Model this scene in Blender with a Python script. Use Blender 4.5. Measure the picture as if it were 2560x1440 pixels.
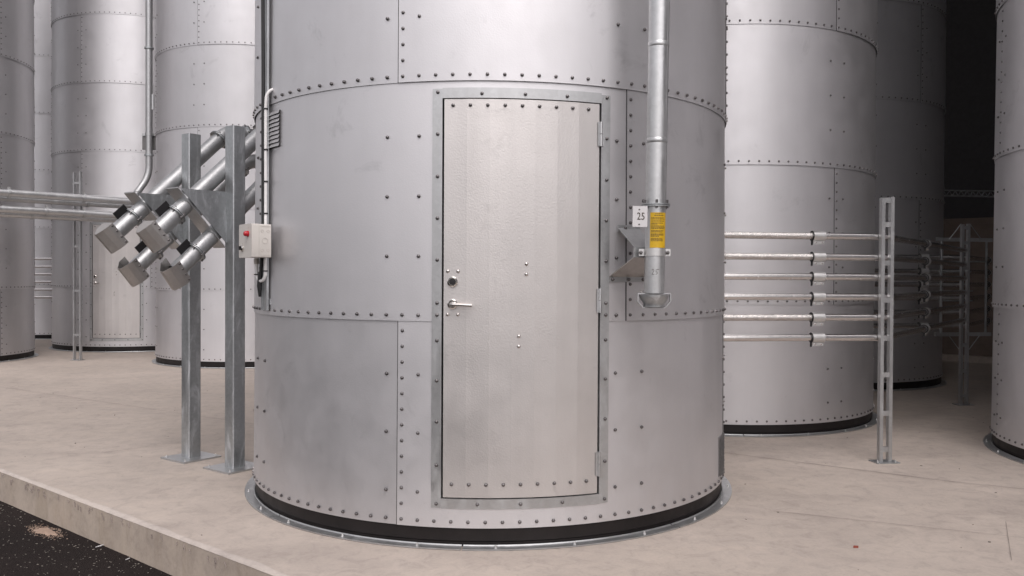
import bpy, math, random
from mathutils import Vector, Matrix
random.seed(7)
for o in list(bpy.data.objects):
    bpy.data.objects.remove(o)
scene = bpy.context.scene
COL = scene.collection
rad = math.radians
sin, cos, pi = math.sin, math.cos, math.pi

# ------------------------------------------------------------------ camera
EYE = 1.345
PITCH, ROLL = 0.0123, 0.0053
cam_data = bpy.data.cameras.new('camera')
cam_data.sensor_width = 36.0
cam_data.lens = 2122.1 * 36.0 / 2560.0
cam_data.clip_start = 0.05
cam_data.clip_end = 2000.0
cam = bpy.data.objects.new('camera', cam_data)
COL.objects.link(cam)
_f = Vector((0, cos(PITCH), -sin(PITCH)))
_d = Vector((0, -sin(PITCH), -cos(PITCH)))
_x = Vector((1, 0, 0))
_r = _x * cos(ROLL) - _d * sin(ROLL)
_u = -(_x * sin(ROLL) + _d * cos(ROLL))
cam.matrix_world = Matrix(((_r.x, _u.x, -_f.x, 0), (_r.y, _u.y, -_f.y, 0), (_r.z, _u.z, -_f.z, EYE), (0, 0, 0, 1)))
scene.camera = cam

# ------------------------------------------------------------------ sky, sun, exposure
SUN_EL, SUN_AZ = 53.0, 12.0        # azimuth counted from straight behind the camera towards the right
world = bpy.data.worlds.new('World')
scene.world = world
world.use_nodes = True
wn, wl = world.node_tree.nodes, world.node_tree.links
wn.clear()
sky = wn.new('ShaderNodeTexSky')
sky.sky_type = 'NISHITA'
sky.sun_disc = False
sky.sun_elevation = rad(SUN_EL)
sky.sun_rotation = rad(180.0 - SUN_AZ)
sky.air_density = 1.0
sky.dust_density = 3.0
sky.ozone_density = 1.0
hsv = wn.new('ShaderNodeHueSaturation')
hsv.inputs['Saturation'].default_value = 0.12      # cloud cover: almost colourless
tint = wn.new('ShaderNodeMix'); tint.data_type = 'RGBA'; tint.blend_type = 'MULTIPLY'
tint.inputs[0].default_value = 1.0
tint.inputs[7].default_value = (1.0, 0.958, 0.965, 1)
bg = wn.new('ShaderNodeBackground')
bg.inputs['Strength'].default_value = 0.15
wo = wn.new('ShaderNodeOutputWorld')
wl.new(sky.outputs[0], hsv.inputs['Color'])
wl.new(hsv.outputs[0], tint.inputs[6])
wl.new(tint.outputs[2], bg.inputs['Color'])
wl.new(bg.outputs[0], wo.inputs[0])

sun_data = bpy.data.lights.new('sun', 'SUN')
sun_data.energy = 0.5
sun_data.angle = rad(60)
sun_data.color = (1.0, 0.95, 0.9)
sun = bpy.data.objects.new('sun', sun_data)
COL.objects.link(sun)
sdir = Vector((sin(rad(SUN_AZ)) * cos(rad(SUN_EL)), -cos(rad(SUN_AZ)) * cos(rad(SUN_EL)), sin(rad(SUN_EL))))
sun.rotation_euler = sdir.to_track_quat('Z', 'Y').to_euler()
sun.location = sdir * 60

scene.view_settings.view_transform = 'Standard'
scene.view_settings.look = 'None'
scene.view_settings.gamma = 1.0
scene.view_settings.use_curve_mapping = False
scene.view_settings.exposure = 0.46
scene.render.engine = 'CYCLES'
scene.cycles.max_bounces = 6
scene.cycles.glossy_bounces = 3
scene.cycles.diffuse_bounces = 3

# ------------------------------------------------------------------ materials
def new_mat(name):
    m = bpy.data.materials.new(name)
    m.use_nodes = True
    nt = m.node_tree
    return m, nt, nt.nodes['Principled BSDF']

def N(nt, kind, **kw):
    n = nt.nodes.new(kind)
    for k, v in kw.items():
        setattr(n, k, v)
    return n

def coords(nt, scale=(1, 1, 1), rot=(0, 0, 0), rand=True):
    tc = N(nt, 'ShaderNodeTexCoord')
    mp = N(nt, 'ShaderNodeMapping')
    mp.inputs['Scale'].default_value = scale
    mp.inputs['Rotation'].default_value = rot
    nt.links.new(tc.outputs['Object'], mp.inputs['Vector'])
    if rand:
        oi = N(nt, 'ShaderNodeObjectInfo')
        mu = N(nt, 'ShaderNodeMath', operation='MULTIPLY')
        mu.inputs[1].default_value = 37.0
        nt.links.new(oi.outputs['Random'], mu.inputs[0])
        nt.links.new(mu.outputs[0], mp.inputs['Location'])
    return mp.outputs[0]

def noise(nt, vec, scale, detail=3.0, rough=0.55, dist=0.0):
    n = N(nt, 'ShaderNodeTexNoise')
    n.inputs['Scale'].default_value = scale
    n.inputs['Detail'].default_value = detail
    n.inputs['Roughness'].default_value = rough
    n.inputs['Distortion'].default_value = dist
    nt.links.new(vec, n.inputs['Vector'])
    return n.outputs['Fac']

def ramp(nt, fac, stops):
    r = N(nt, 'ShaderNodeValToRGB')
    el = r.color_ramp.elements
    while len(el) < len(stops):
        el.new(0.5)
    for e, (p, c) in zip(el, stops):
        e.position = p
        e.color = c if len(c) == 4 else (*c, 1)
    nt.links.new(fac, r.inputs[0])
    return r.outputs[0]

def maprange(nt, v, a, b, c, d):
    m = N(nt, 'ShaderNodeMapRange')
    for i, x in enumerate((a, b, c, d)):
        m.inputs[i + 1].default_value = x
    nt.links.new(v, m.inputs[0])
    return m.outputs[0]

def mixc(nt, a, b, fac, mode='MIX'):
    m = N(nt, 'ShaderNodeMix', data_type='RGBA', blend_type=mode)
    for sock, v in ((m.inputs[6], a), (m.inputs[7], b), (m.inputs[0], fac)):
        if isinstance(v, (int, float)):
            sock.default_value = v
        elif isinstance(v, tuple):
            sock.default_value = (*v, 1) if len(v) == 3 else v
        else:
            nt.links.new(v, sock)
    return m.outputs[2]

def bump(nt, h, strength, dist, prev=None):
    b = N(nt, 'ShaderNodeBump')
    b.inputs['Strength'].default_value = strength
    b.inputs['Distance'].default_value = dist
    nt.links.new(h, b.inputs['Height'])
    if prev is not None:
        nt.links.new(prev, b.inputs['Normal'])
    return b.outputs[0]

def plain(name, col, rough=0.5, metal=0.0, var=0.12, scale=12.0, bmp=0.0):
    m, nt, p = new_mat(name)
    v = coords(nt)
    f = noise(nt, v, scale, 4)
    lo = tuple(c * (1 - var) for c in col)
    hi = tuple(min(1, c * (1 + var)) for c in col)
    nt.links.new(ramp(nt, f, [(0.3, lo), (0.7, hi)]), p.inputs['Base Color'])
    nt.links.new(maprange(nt, noise(nt, v, scale * 2.3, 3), 0.3, 0.7, rough * 0.85, min(1, rough * 1.15)), p.inputs['Roughness'])
    p.inputs['Metallic'].default_value = metal
    if bmp:
        nt.links.new(bump(nt, noise(nt, v, scale * 8, 3), bmp, 0.004), p.inputs['Normal'])
    return m

def make_steel(name, base, rough, grain, gscale, streak=0.06):
    m, nt, p = new_mat(name)
    v = coords(nt)
    vs = coords(nt, (1.0, 1.0, 0.12))
    big = noise(nt, v, 1.3, 4, 0.6)
    st = noise(nt, vs, 7.0, 4, 0.6)
    lo = tuple(c * (1 - streak) for c in base)
    hi = tuple(c * (1 + streak) for c in base)
    c1 = ramp(nt, big, [(0.3, lo), (0.7, hi)])
    c2 = ramp(nt, st, [(0.25, (1 - streak,) * 3), (0.6, (1, 1, 1))])
    col = mixc(nt, c1, c2, 1.0, 'MULTIPLY')
    # handling smudges: sparse dull patches with ragged outlines
    sm = noise(nt, v, 2.6, 5, 0.72, 0.6)
    smk = maprange(nt, sm, 0.61, 0.74, 0.0, 1.0)
    col = mixc(nt, col, tuple(c * 0.72 for c in base), N_mul(nt, smk, 0.55))
    oi = N(nt, 'ShaderNodeObjectInfo')
    br = maprange(nt, oi.outputs['Random'], 0, 1, 0.93, 1.05)
    vm = N(nt, 'ShaderNodeVectorMath', operation='SCALE')
    nt.links.new(col, vm.inputs[0]); nt.links.new(br, vm.inputs['Scale'])
    nt.links.new(vm.outputs[0], p.inputs['Base Color'])
    p.inputs['Metallic'].default_value = 0.86
    rg = maprange(nt, noise(nt, v, 5.0, 5, 0.65), 0.3, 0.7, rough - 0.05, rough + 0.06)
    nt.links.new(rg, p.inputs['Roughness'])
    g = noise(nt, v, gscale, 2, 0.6)
    w = noise(nt, v, 2.2, 2, 0.5)
    b1 = bump(nt, w, 0.035, 0.02)
    nt.links.new(bump(nt, g, grain, 0.002, b1), p.inputs['Normal'])
    return m

def N_mul(nt, s, k):
    mu = N(nt, 'ShaderNodeMath', operation='MULTIPLY')
    mu.inputs[1].default_value = k
    nt.links.new(s, mu.inputs[0])
    return mu.outputs[0]

M = {}
M['sheet'] = make_steel('aluzinc_sheet', (0.65, 0.64, 0.655), 0.49, 0.22, 130.0, 0.035)
M['door'] = make_steel('embossed_door_sheet', (0.62, 0.594, 0.582), 0.46, 0.36, 120.0, 0.075)

def make_galv(name, base, rough, rust=0.5, spangle=0.05, bmp=0.05):
    m, nt, p = new_mat(name)
    v = coords(nt)
    vo = N(nt, 'ShaderNodeTexVoronoi'); vo.inputs['Scale'].default_value = 55.0
    nt.links.new(v, vo.inputs['Vector'])
    sp = N(nt, 'ShaderNodeSeparateColor'); nt.links.new(vo.outputs['Color'], sp.inputs[0])
    f = sp.outputs[0]
    c = ramp(nt, f, [(0.0, tuple(x * (1 - spangle) for x in base)), (1.0, tuple(x * (1 + spangle) for x in base))])
    vs = coords(nt, (3.0, 3.0, 0.7))
    n = noise(nt, vs, 4.0, 6, 0.7, 1.2)
    k = maprange(nt, n, 0.53, 0.66, 0.0, rust)
    c = mixc(nt, c, (0.68, 0.70, 0.72), k)
    n2 = noise(nt, v, 2.0, 4, 0.6)
    c = mixc(nt, c, tuple(x * 0.80 for x in base), maprange(nt, n2, 0.52, 0.75, 0, 0.6))
    nt.links.new(c, p.inputs['Base Color'])
    p.inputs['Metallic'].default_value = 0.85
    nt.links.new(maprange(nt, n, 0.4, 0.7, rough - 0.08, rough + 0.15), p.inputs['Roughness'])
    nt.links.new(bump(nt, noise(nt, v, 60.0, 2), bmp, 0.003), p.inputs['Normal'])
    return m

M['galv'] = make_galv('hot_dip_galvanised', (0.41, 0.425, 0.435), 0.44, 0.75, 0.07)
M['galv_light'] = make_galv('galvanised_strip', (0.48, 0.485, 0.49), 0.42, 0.18, 0.04)
M['pipe'] = make_galv('galvanised_pipe', (0.44, 0.445, 0.45), 0.43, 0.25, 0.05, 0.05)
M['outlet'] = make_galv('outlet_pipe_zinc', (0.54, 0.545, 0.55), 0.36, 0.25, 0.05, 0.16)
M['hood'] = make_galv('galvanised_hood', (0.46, 0.44, 0.425), 0.45, 0.10, 0.03)
M['stainless'] = plain('stainless_tube', (0.72, 0.70, 0.69), 0.24, 1.0, 0.05, 20, 0.03)
M['wrapped'] = plain('tube_in_crinkled_wrap', (0.66, 0.635, 0.615), 0.2, 1.0, 0.15, 30, 0.9)
M['clamp'] = plain('zinc_plated_clamp', (0.66, 0.655, 0.65), 0.35, 0.8, 0.06, 18)
M['bolt'] = plain('zinc_screw', (0.17, 0.16, 0.16), 0.34, 0.85, 0.2, 60)
M['rivet'] = plain('polished_rivet', (0.62, 0.59, 0.57), 0.22, 1.0, 0.05, 60)
M['chrome'] = plain('chrome_fitting', (0.72, 0.69, 0.66), 0.12, 1.0, 0.04, 30)
M['band'] = plain('black_rubber_band', (0.012, 0.0095, 0.0095), 0.5, 0.0, 0.35, 4.0, 0.12)
M['band'].node_tree.nodes['Principled BSDF'].inputs['Specular IOR Level'].default_value = 0.3
M['black'] = plain('black_plastic_and_gap_shade', (0.012, 0.011, 0.012), 0.4, 0.0, 0.2)  # plastic parts, and the painted dark behind the door gap
M['cable'] = plain('black_cable', (0.015, 0.015, 0.016), 0.42, 0.0, 0.2)
M['white_cable'] = plain('white_conduit', (0.80, 0.785, 0.78), 0.4, 0.0, 0.05, 20)
M['box'] = plain('cream_enclosure', (0.58, 0.55, 0.515), 0.42, 0.0, 0.03, 10, 0.03)
M['box_line'] = plain('enclosure_knockout', (0.52, 0.485, 0.45), 0.5, 0.0, 0.04)
M['red'] = plain('red_lamp_lens', (0.42, 0.012, 0.02), 0.22, 0.0, 0.1)
M['yellow'] = plain('yellow_label', (0.60, 0.37, 0.012), 0.45, 0.0, 0.04)
M['ink'] = plain('dark_print', (0.05, 0.035, 0.02), 0.6, 0.0, 0.1)
M['white_plate'] = plain('white_plate', (0.62, 0.61, 0.615), 0.45, 0.0, 0.03)
M['dark_louvre'] = plain('dark_grey_louvre', (0.17, 0.165, 0.165), 0.5, 0.6, 0.1)  # plain dark grey metal, lower vent and riser bracket
M['louvre'] = make_galv('louvre_slat', (0.58, 0.57, 0.58), 0.5, 0.05, 0.02)
M['board'] = plain('brown_board', (0.20, 0.155, 0.13), 0.75, 0.0, 0.12, 7, 0.2)
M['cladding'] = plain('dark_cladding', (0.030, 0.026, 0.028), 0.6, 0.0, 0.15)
M['bounce_wall'] = plain('pale_bounce_panel', (0.55, 0.56, 0.58), 0.7, 0.0, 0.06)  # unseen side wall, made pale to bounce light onto the rear silo
M['seal'] = plain('seam_sealant', (0.05, 0.048, 0.05), 0.6, 0.0, 0.15)
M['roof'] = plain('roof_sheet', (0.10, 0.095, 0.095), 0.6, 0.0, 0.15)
M['sand'] = plain('spilled_meal', (0.36, 0.26, 0.20), 0.9, 0.0, 0.2, 30, 0.5)
M['chip'] = plain('pale_chips', (0.27, 0.245, 0.215), 0.7, 0.0, 0.3, 3)
M['grit'] = plain('dark_grit', (0.10, 0.085, 0.075), 0.8, 0.0, 0.3, 3)
M['brick_bit'] = plain('red_fragment', (0.24, 0.06, 0.04), 0.8, 0.0, 0.2, 30)

def make_concrete(name, base, side=False):
    m, nt, p = new_mat(name)
    v = coords(nt, rand=False)
    vs = coords(nt, (0.8, 1.5, 1.0), (0, 0, rad(14)), rand=False)
    vt = coords(nt, (1.5, 0.6, 1.0), (0, 0, rad(-20)), rand=False)
    n1 = noise(nt, v, 0.55, 5, 0.6, 0.4)
    n2 = noise(nt, vs, 1.6, 6, 0.65, 0.8)
    n3 = noise(nt, vt, 3.2, 6, 0.7, 0.5)
    n4 = noise(nt, v, 60.0, 4, 0.7)
    c = ramp(nt, n1, [(0.3, tuple(x * 0.87 for x in base)), (0.7, tuple(x * 1.10 for x in base))])
    c = mixc(nt, c, ramp(nt, n2, [(0.30, (0.88, 0.875, 0.88)), (0.52, (1.0, 1.0, 1.0)), (0.75, (1.05, 1.045, 1.03))]), 1.0, 'MULTIPLY')
    c = mixc(nt, c, (base[0] * 1.18, base[1] * 1.19, base[2] * 1.2), maprange(nt, n3, 0.58, 0.74, 0.0, 0.40))
    c = mixc(nt, c, ramp(nt, n4, [(0.3, (0.93, 0.93, 0.93)), (0.6, (1.02, 1.02, 1.02))]), 1.0, 'MULTIPLY')
    n7 = noise(nt, v, 9.0, 6, 0.72, 0.8)
    c = mixc(nt, c, ramp(nt, n7, [(0.30, (0.82, 0.815, 0.82)), (0.5, (1.0, 1.0, 1.0)), (0.72, (1.08, 1.08, 1.07))]), 1.0, 'MULTIPLY')
    sv = N(nt, 'ShaderNodeTexVoronoi'); sv.inputs['Scale'].default_value = 7.0
    nt.links.new(v, sv.inputs['Vector'])
    c = mixc(nt, c, tuple(x * 0.55 for x in base), maprange(nt, sv.outputs['Distance'], 0.02, 0.05, 0.45, 0.0))
    # dark trowel scuffs
    vk = coords(nt, (0.9, 4.5, 1.0), (0, 0, rad(30)), rand=False)
    n5 = noise(nt, vk, 2.6, 7, 0.75, 0.3)
    c = mixc(nt, c, tuple(x * 0.66 for x in base), maprange(nt, n5, 0.66, 0.80, 0.0, 0.45))
    if side:
        vz = coords(nt, (5.0, 5.0, 1.1), rand=False)
        n6 = noise(nt, vz, 1.4, 6, 0.7, 0.9)
        c = mixc(nt, c, ramp(nt, n6, [(0.28, (0.86, 0.83, 0.78)), (0.5, (0.98, 0.97, 0.955)), (0.75, (1.05, 1.05, 1.05))]), 1.0, 'MULTIPLY')
    nt.links.new(c, p.inputs['Base Color'])
    nt.links.new(maprange(nt, n2, 0.3, 0.7, 0.62, 0.85), p.inputs['Roughness'])
    b1 = bump(nt, n3, 0.045, 0.01)
    nt.links.new(bump(nt, n4, 0.18, 0.003, b1), p.inputs['Normal'])
    return m

M['concrete'] = make_concrete('trowelled_concrete', (0.45, 0.388, 0.342))
M['concrete_side'] = make_concrete('formed_concrete_face', (0.43, 0.365, 0.31), True)
M['concrete_rim'] = make_concrete('pale_slab_arris', (0.475, 0.42, 0.38))
M['joint'] = plain('joint_line', (0.27, 0.23, 0.21), 0.9, 0.0, 0.2)

def make_asphalt():
    m, nt, p = new_mat('asphalt')
    v = coords(nt, rand=False)
    vo = N(nt, 'ShaderNodeTexVoronoi'); vo.inputs['Scale'].default_value = 140.0
    nt.links.new(v, vo.inputs['Vector'])
    n = noise(nt, v, 1.2, 5, 0.6)
    c = ramp(nt, vo.outputs['Distance'], [(0.0, (0.034, 0.026, 0.024)), (0.7, (0.012, 0.009, 0.0088))])
    c = mixc(nt, c, ramp(nt, n, [(0.3, (0.8, 0.8, 0.8)), (0.7, (1.25, 1.22, 1.2))]), 1.0, 'MULTIPLY')
    nt.links.new(c, p.inputs['Base Color'])
    p.inputs['Roughness'].default_value = 0.95
    p.inputs['Specular IOR Level'].default_value = 0.15
    b1 = bump(nt, vo.outputs['Distance'], 0.7, 0.006)
    nt.links.new(bump(nt, noise(nt, v, 30, 4), 0.5, 0.01, b1), p.inputs['Normal'])
    return m
M['asphalt'] = make_asphalt()

# ------------------------------------------------------------------ mesh helpers
class MB:
    def __init__(self):
        self.v, self.f = [], []
    def add(self, vs, fs):
        k = len(self.v)
        self.v += [tuple(x) for x in vs]
        self.f += [tuple(i + k for i in f) for f in fs]
        return self
    def obox(self, c, ax, ay, az):
        """box from centre and three half-extent vectors"""
        c, ax, ay, az = Vector(c), Vector(ax), Vector(ay), Vector(az)
        if ax.cross(ay).dot(az) < 0:
            ax, ay = ay, ax
        vs = [c + ax * i + ay * j + az * k for k in (-1, 1) for j in (-1, 1) for i in (-1, 1)]
        return self.add(vs, [(0, 2, 3, 1), (4, 5, 7, 6), (0, 1, 5, 4), (2, 6, 7, 3), (0, 4, 6, 2), (1, 3, 7, 5)])
    def box(self, x0, x1, y0, y1, z0, z1):
        return self.obox(((x0 + x1) / 2, (y0 + y1) / 2, (z0 + z1) / 2), ((x1 - x0) / 2, 0, 0), (0, (y1 - y0) / 2, 0), (0, 0, (z1 - z0) / 2))
    def prism(self, pts, th):
        n = len(pts); pts = [Vector(p) for p in pts]; th = Vector(th)
        nrm = Vector((0, 0, 0))
        for i in range(n):
            nrm += pts[i].cross(pts[(i + 1) % n])
        if nrm.dot(th) < 0:
            pts = pts[::-1]
        vs = pts + [p + th for p in pts]
        fs = [tuple(range(n))[::-1], tuple(range(n, 2 * n))]
        fs += [(i, (i + 1) % n, n + (i + 1) % n, n + i) for i in range(n)]
        return self.add(vs, fs)
    def tube(self, path, r, seg=12, cap=True, r_in=None):
        path = [Vector(p) for p in path]
        rs = r if isinstance(r, (list, tuple)) else [r] * len(path)
        rings = []
        t0 = (path[1] - path[0]).normalized()
        up = Vector((0, 0, 1)) if abs(t0.z) < 0.9 else Vector((1, 0, 0))
        nx = t0.cross(up).normalized()
        for i, p in enumerate(path):
            if i == 0: t = path[1] - path[0]
            elif i == len(path) - 1: t = path[-1] - path[-2]
            else: t = (path[i + 1] - p).normalized() + (p - path[i - 1]).normalized()
            t.normalize()
            nx = (nx - t * nx.dot(t)).normalized()
            ny = t.cross(nx)
            rings.append([p + (nx * cos(2 * pi * k / seg) + ny * sin(2 * pi * k / seg)) * rs[i] for k in range(seg)])
        vs = [q for rg in rings for q in rg]
        fs = []
        for i in range(len(path) - 1):
            for k in range(seg):
                k2 = (k + 1) % seg
                fs.append((i * seg + k, i * seg + k2, (i + 1) * seg + k2, (i + 1) * seg + k))
        if cap:
            fs.append(tuple(range(seg))[::-1])
            fs.append(tuple(range((len(path) - 1) * seg, len(path) * seg)))
        return self.add(vs, fs)
    def lathe(self, prof, seg=24, o=(0, 0, 0), ax=(0, 0, 1)):
        o, ax = Vector(o), Vector(ax).normalized()
        up = Vector((0, 0, 1)) if abs(ax.z) < 0.9 else Vector((1, 0, 0))
        nx = ax.cross(up).normalized(); ny = ax.cross(nx)
        vs = [o + ax * h + (nx * cos(2 * pi * k / seg) + ny * sin(2 * pi * k / seg)) * r for r, h in prof for k in range(seg)]
        fs = []
        for i in range(len(prof) - 1):
            for k in range(seg):
                k2 = (k + 1) % seg
                fs.append((i * seg + k, i * seg + k2, (i + 1) * seg + k2, (i + 1) * seg + k))
        return self.add(vs, fs)
    def mesh(self, name, mat, ang=35):
        me = bpy.data.meshes.new(name)
        me.from_pydata(self.v, [], self.f)
        me.materials.append(M[mat])
        if ang:
            me.polygons.foreach_set('use_smooth', [True] * len(me.polygons))
            me.update()
            me.set_sharp_from_angle(angle=rad(ang))
        me.update()
        return me
    def build(self, name, mat, parent=None, ang=35):
        return put(name, self.mesh(name, mat, ang), parent)

def put(name, me, parent=None, loc=None, rot=None):
    o = bpy.data.objects.new(name, me)
    COL.objects.link(o)
    if parent is not None:
        o.parent = parent
    if loc is not None:
        o.location = loc
    if rot is not None:
        o.rotation_euler = rot
    return o

def tag(o, label=None, cat=None, group=None, kind=None):
    if label: o['label'] = label
    if cat: o['category'] = cat
    if group: o['group'] = group
    if kind: o['kind'] = kind
    return o

def thing(name, label, cat, loc=(0, 0, 0), rz=0.0, group=None):
    o = put(name, None, None, loc, (0, 0, rz))
    o.empty_display_size = 0.2
    return tag(o, label, cat, group)

def fillet(pts, r, n=7):
    pts = [Vector(p) for p in pts]
    out = [pts[0]]
    for i in range(1, len(pts) - 1):
        a, b, c = pts[i - 1], pts[i], pts[i + 1]
        u, w = (a - b).normalized(), (c - b).normalized()
        ang = u.angle(w)
        if ang > pi - 0.02:
            out.append(b); continue
        d = min(r / math.tan(ang / 2), (a - b).length * 0.95, (c - b).length * 0.95)
        p0, p1 = b + u * d, b + w * d
        rr = d * math.tan(ang / 2)
        ctr = b + (u + w).normalized() * (rr / sin(ang / 2))
        v0, v1 = p0 - ctr, p1 - ctr
        tot = v0.angle(v1)
        for k in range(n + 1):
            s = k / n
            v = v0 * (sin((1 - s) * tot) / sin(tot)) + v1 * (sin(s * tot) / sin(tot))
            out.append(ctr + v)
    out.append(pts[-1])
    return out

# ------------------------------------------------------------------ the setting
E0 = Vector((-3.508, 5.811, 0)); SE = Vector((0.774, -0.633, 0)).normalized(); SM = Vector((0.633, 0.774, 0)).normalized()
def S(e, m, z=0.0):
    p = E0 + SE * e + SM * m
    return Vector((p.x, p.y, z))

g = MB(); g.add([(-600, -600, -0.205), (600, -600, -0.205), (600, 600, -0.205), (-600, 600, -0.205)], [(0, 1, 2, 3)])
tag(g.build('asphalt_yard', 'asphalt', None, 0), 'dark asphalt yard below the slab edge', None, None, 'structure')

SL0, SL1, SLD = -22.0, 14.0, 16.0
slab = MB()
slab.prism([S(SL0, 0.022), S(SL1, 0.022), S(SL1, SLD), S(SL0, SLD)], (0, 0, -0.30))
slab = slab.build('concrete_slab', 'concrete', None, 0)
tag(slab, 'pale trowelled concrete slab the silos stand on', None, None, 'structure')
# formed front face and rough arris of the slab
fc = MB(); n = 160
pts_t, pts_b = [], []
for i in range(n + 1):
    e = SL0 + (SL1 - SL0) * i / n
    pts_t.append(S(e, 0.0 + 0.002 * random.random(), -0.006)); pts_b.append(S(e, -0.004 + 0.004 * random.random(), -0.32))
vs = pts_t + pts_b
fc.add(vs, [(i, n + 1 + i, n + 2 + i, i + 1) for i in range(n)])
fc.build('slab_face', 'concrete_side', slab, 60)
for i in range(90):
    e = random.uniform(-1.5, 4.2); d0 = random.uniform(0.010, 0.04); d1 = d0 + random.uniform(0.01, 0.035); lean = random.uniform(0.002, 0.014); wd = random.uniform(0.0008, 0.0018)
    mm_ = MB(); mm_.prism([S(e, -0.0085, -d0), S(e + wd, -0.0085, -d0), S(e + lean + wd * 0.5, -0.0085, -d1)], SM * 0.006)
    mm_.build('drip_mark', 'joint', slab, 0)
rm = MB(); n = 700
a, b, c = [], [], []
w = 0.04
for i in range(n + 1):
    e = SL0 + (SL1 - SL0) * i / n
    w += (0.034 - w) * 0.25 + random.uniform(-0.008, 0.008)
    a.append(S(e, -0.001 + random.uniform(-0.001, 0.001), -0.007)); b.append(S(e, 0.006, 0.001)); c.append(S(e, max(0.026, w), 0.003))
rm.add(a + b + c, [(k * (n + 1) + i, k * (n + 1) + i + 1, (k + 1) * (n + 1) + i + 1, (k + 1) * (n + 1) + i) for k in (0, 1) for i in range(n)])
rm.build('slab_arris', 'concrete_rim', slab, 60)
def strip(parent, p, q, w, z, name='floor_joint', mat='joint'):
    p, q = Vector(p), Vector(q); t = (q - p).normalized(); s = Vector((-t.y, t.x, 0)) * w / 2
    k = 24; L, Rr = [], []
    for i in range(k + 1):
        x = p.lerp(q, i / k); j = random.uniform(0.4, 1.0)
        L.append((x.x + s.x * j, x.y + s.y * j, z)); Rr.append((x.x - s.x * j, x.y - s.y * j, z))
    m = MB(); m.add(Rr + L, [(i, i + 1, k + 2 + i, k + 1 + i) for i in range(k)])
    return m.build(name, mat, parent, 0)
strip(slab, (1.62, 6.55, 0), (2.95, 5.62, 0), 0.012, 0.004)
strip(slab, (2.95, 5.62, 0), (5.2, 4.5, 0), 0.010, 0.004)

for (p_, q_, w_) in (((-6.5, 10.4, 0), (-2.2, 7.6, 0), 0.007), ((1.5, 4.9, 0), (4.6, 3.6, 0), 0.006), ((-3.1, 6.4, 0), (-2.6, 6.9, 0), 0.006), ((2.4, 4.05, 0), (2.75, 4.7, 0), 0.004), ((0.2, 3.62, 0), (1.3, 3.45, 0), 0.004)):
    strip(slab, p_, q_, w_, 0.004, 'floor_crack')
# the hall around the silos: roof, walls; open towards the yard
hall = thing('hall_building', 'dark unlit rear of the roofed silo hall behind the brown boards', 'building', S(0, 13.3))
def hp(e, m, z):
    return S(e, m, z) - S(0, 13.3)
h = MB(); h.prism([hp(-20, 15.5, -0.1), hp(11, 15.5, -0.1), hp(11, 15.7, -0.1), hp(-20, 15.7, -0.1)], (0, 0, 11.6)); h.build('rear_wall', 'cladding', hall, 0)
h = MB(); h.prism([hp(10.6, 1.0, -0.1), hp(10.8, 1.0, -0.1), hp(10.8, 15.5, -0.1), hp(10.6, 15.5, -0.1)], (0, 0, 11.6)); h.build('side_wall', 'bounce_wall', hall, 0)  # out of view; pale face lifts the shaded rear silo
h = MB(); h.prism([hp(-20.2, 1.0, -0.1), hp(-20.0, 1.0, -0.1), hp(-20.0, 15.5, -0.1), hp(-20.2, 15.5, -0.1)], (0, 0, 11.6)); h.build('side_wall', 'roof', hall, 0)
h = MB(); h.prism([hp(-20.3, 5.0, 11.5), hp(11.0, 5.0, 11.5), hp(11.0, 15.8, 11.5), hp(-20.3, 15.8, 11.5)], (0, 0, 0.25)); h.build('roof', 'roof', hall, 0)  # out of view; keeps the rear dark, front edge set back for skylight

bw = thing('board_wall', 'low brown wall of horizontal boards at the dark back of the hall', 'wall', S(2.0, 13.35))
bm = MB(); bm.obox((0, 0, 0), SE * 6.0, SM * 0.02, Vector((0, 0, 0.0482)))
board_me = bm.mesh('board', 'board', 30)
for i in range(23):
    put('board', board_me, bw, Vector((0, 0, 0.15 + i * 0.0985)) + SM * random.uniform(-0.002, 0.002) + SE * random.uniform(-0.05, 0.05))
cb = MB(); cb.obox(SM * -0.05 + Vector((0, 0, 0.05)), SE * 6.0, SM * 0.09, Vector((0, 0, 0.05))); cb.build('kerb', 'concrete', bw, 30)

# ------------------------------------------------------------------ silos
R = 1.53
HC, HB, BAND = EYE - 1.2491, EYE - 0.2206, 1.195
NB = 8
def seam(k):
    return HC if k == 0 else HB + (k - 1) * BAND
COL0 = -15.5          # azimuth of the first bolt column; columns repeat every 45 degrees
STEP = 45.0 / 14.0    # azimuth between bolts in a ring
LAP = 0.85            # sheet edge runs this many degrees before its bolt column
DOOR = (-9.6, 24.55, 0.195, 2.279)     # outer edge of the door frame: azimuths and heights
OPEN = (-7.85, 22.75, 0.238, 2.236)     # opening in the shell

def P(az, r, z):
    t = rad(az)
    return Vector((r * sin(t), -r * cos(t), z))

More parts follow.
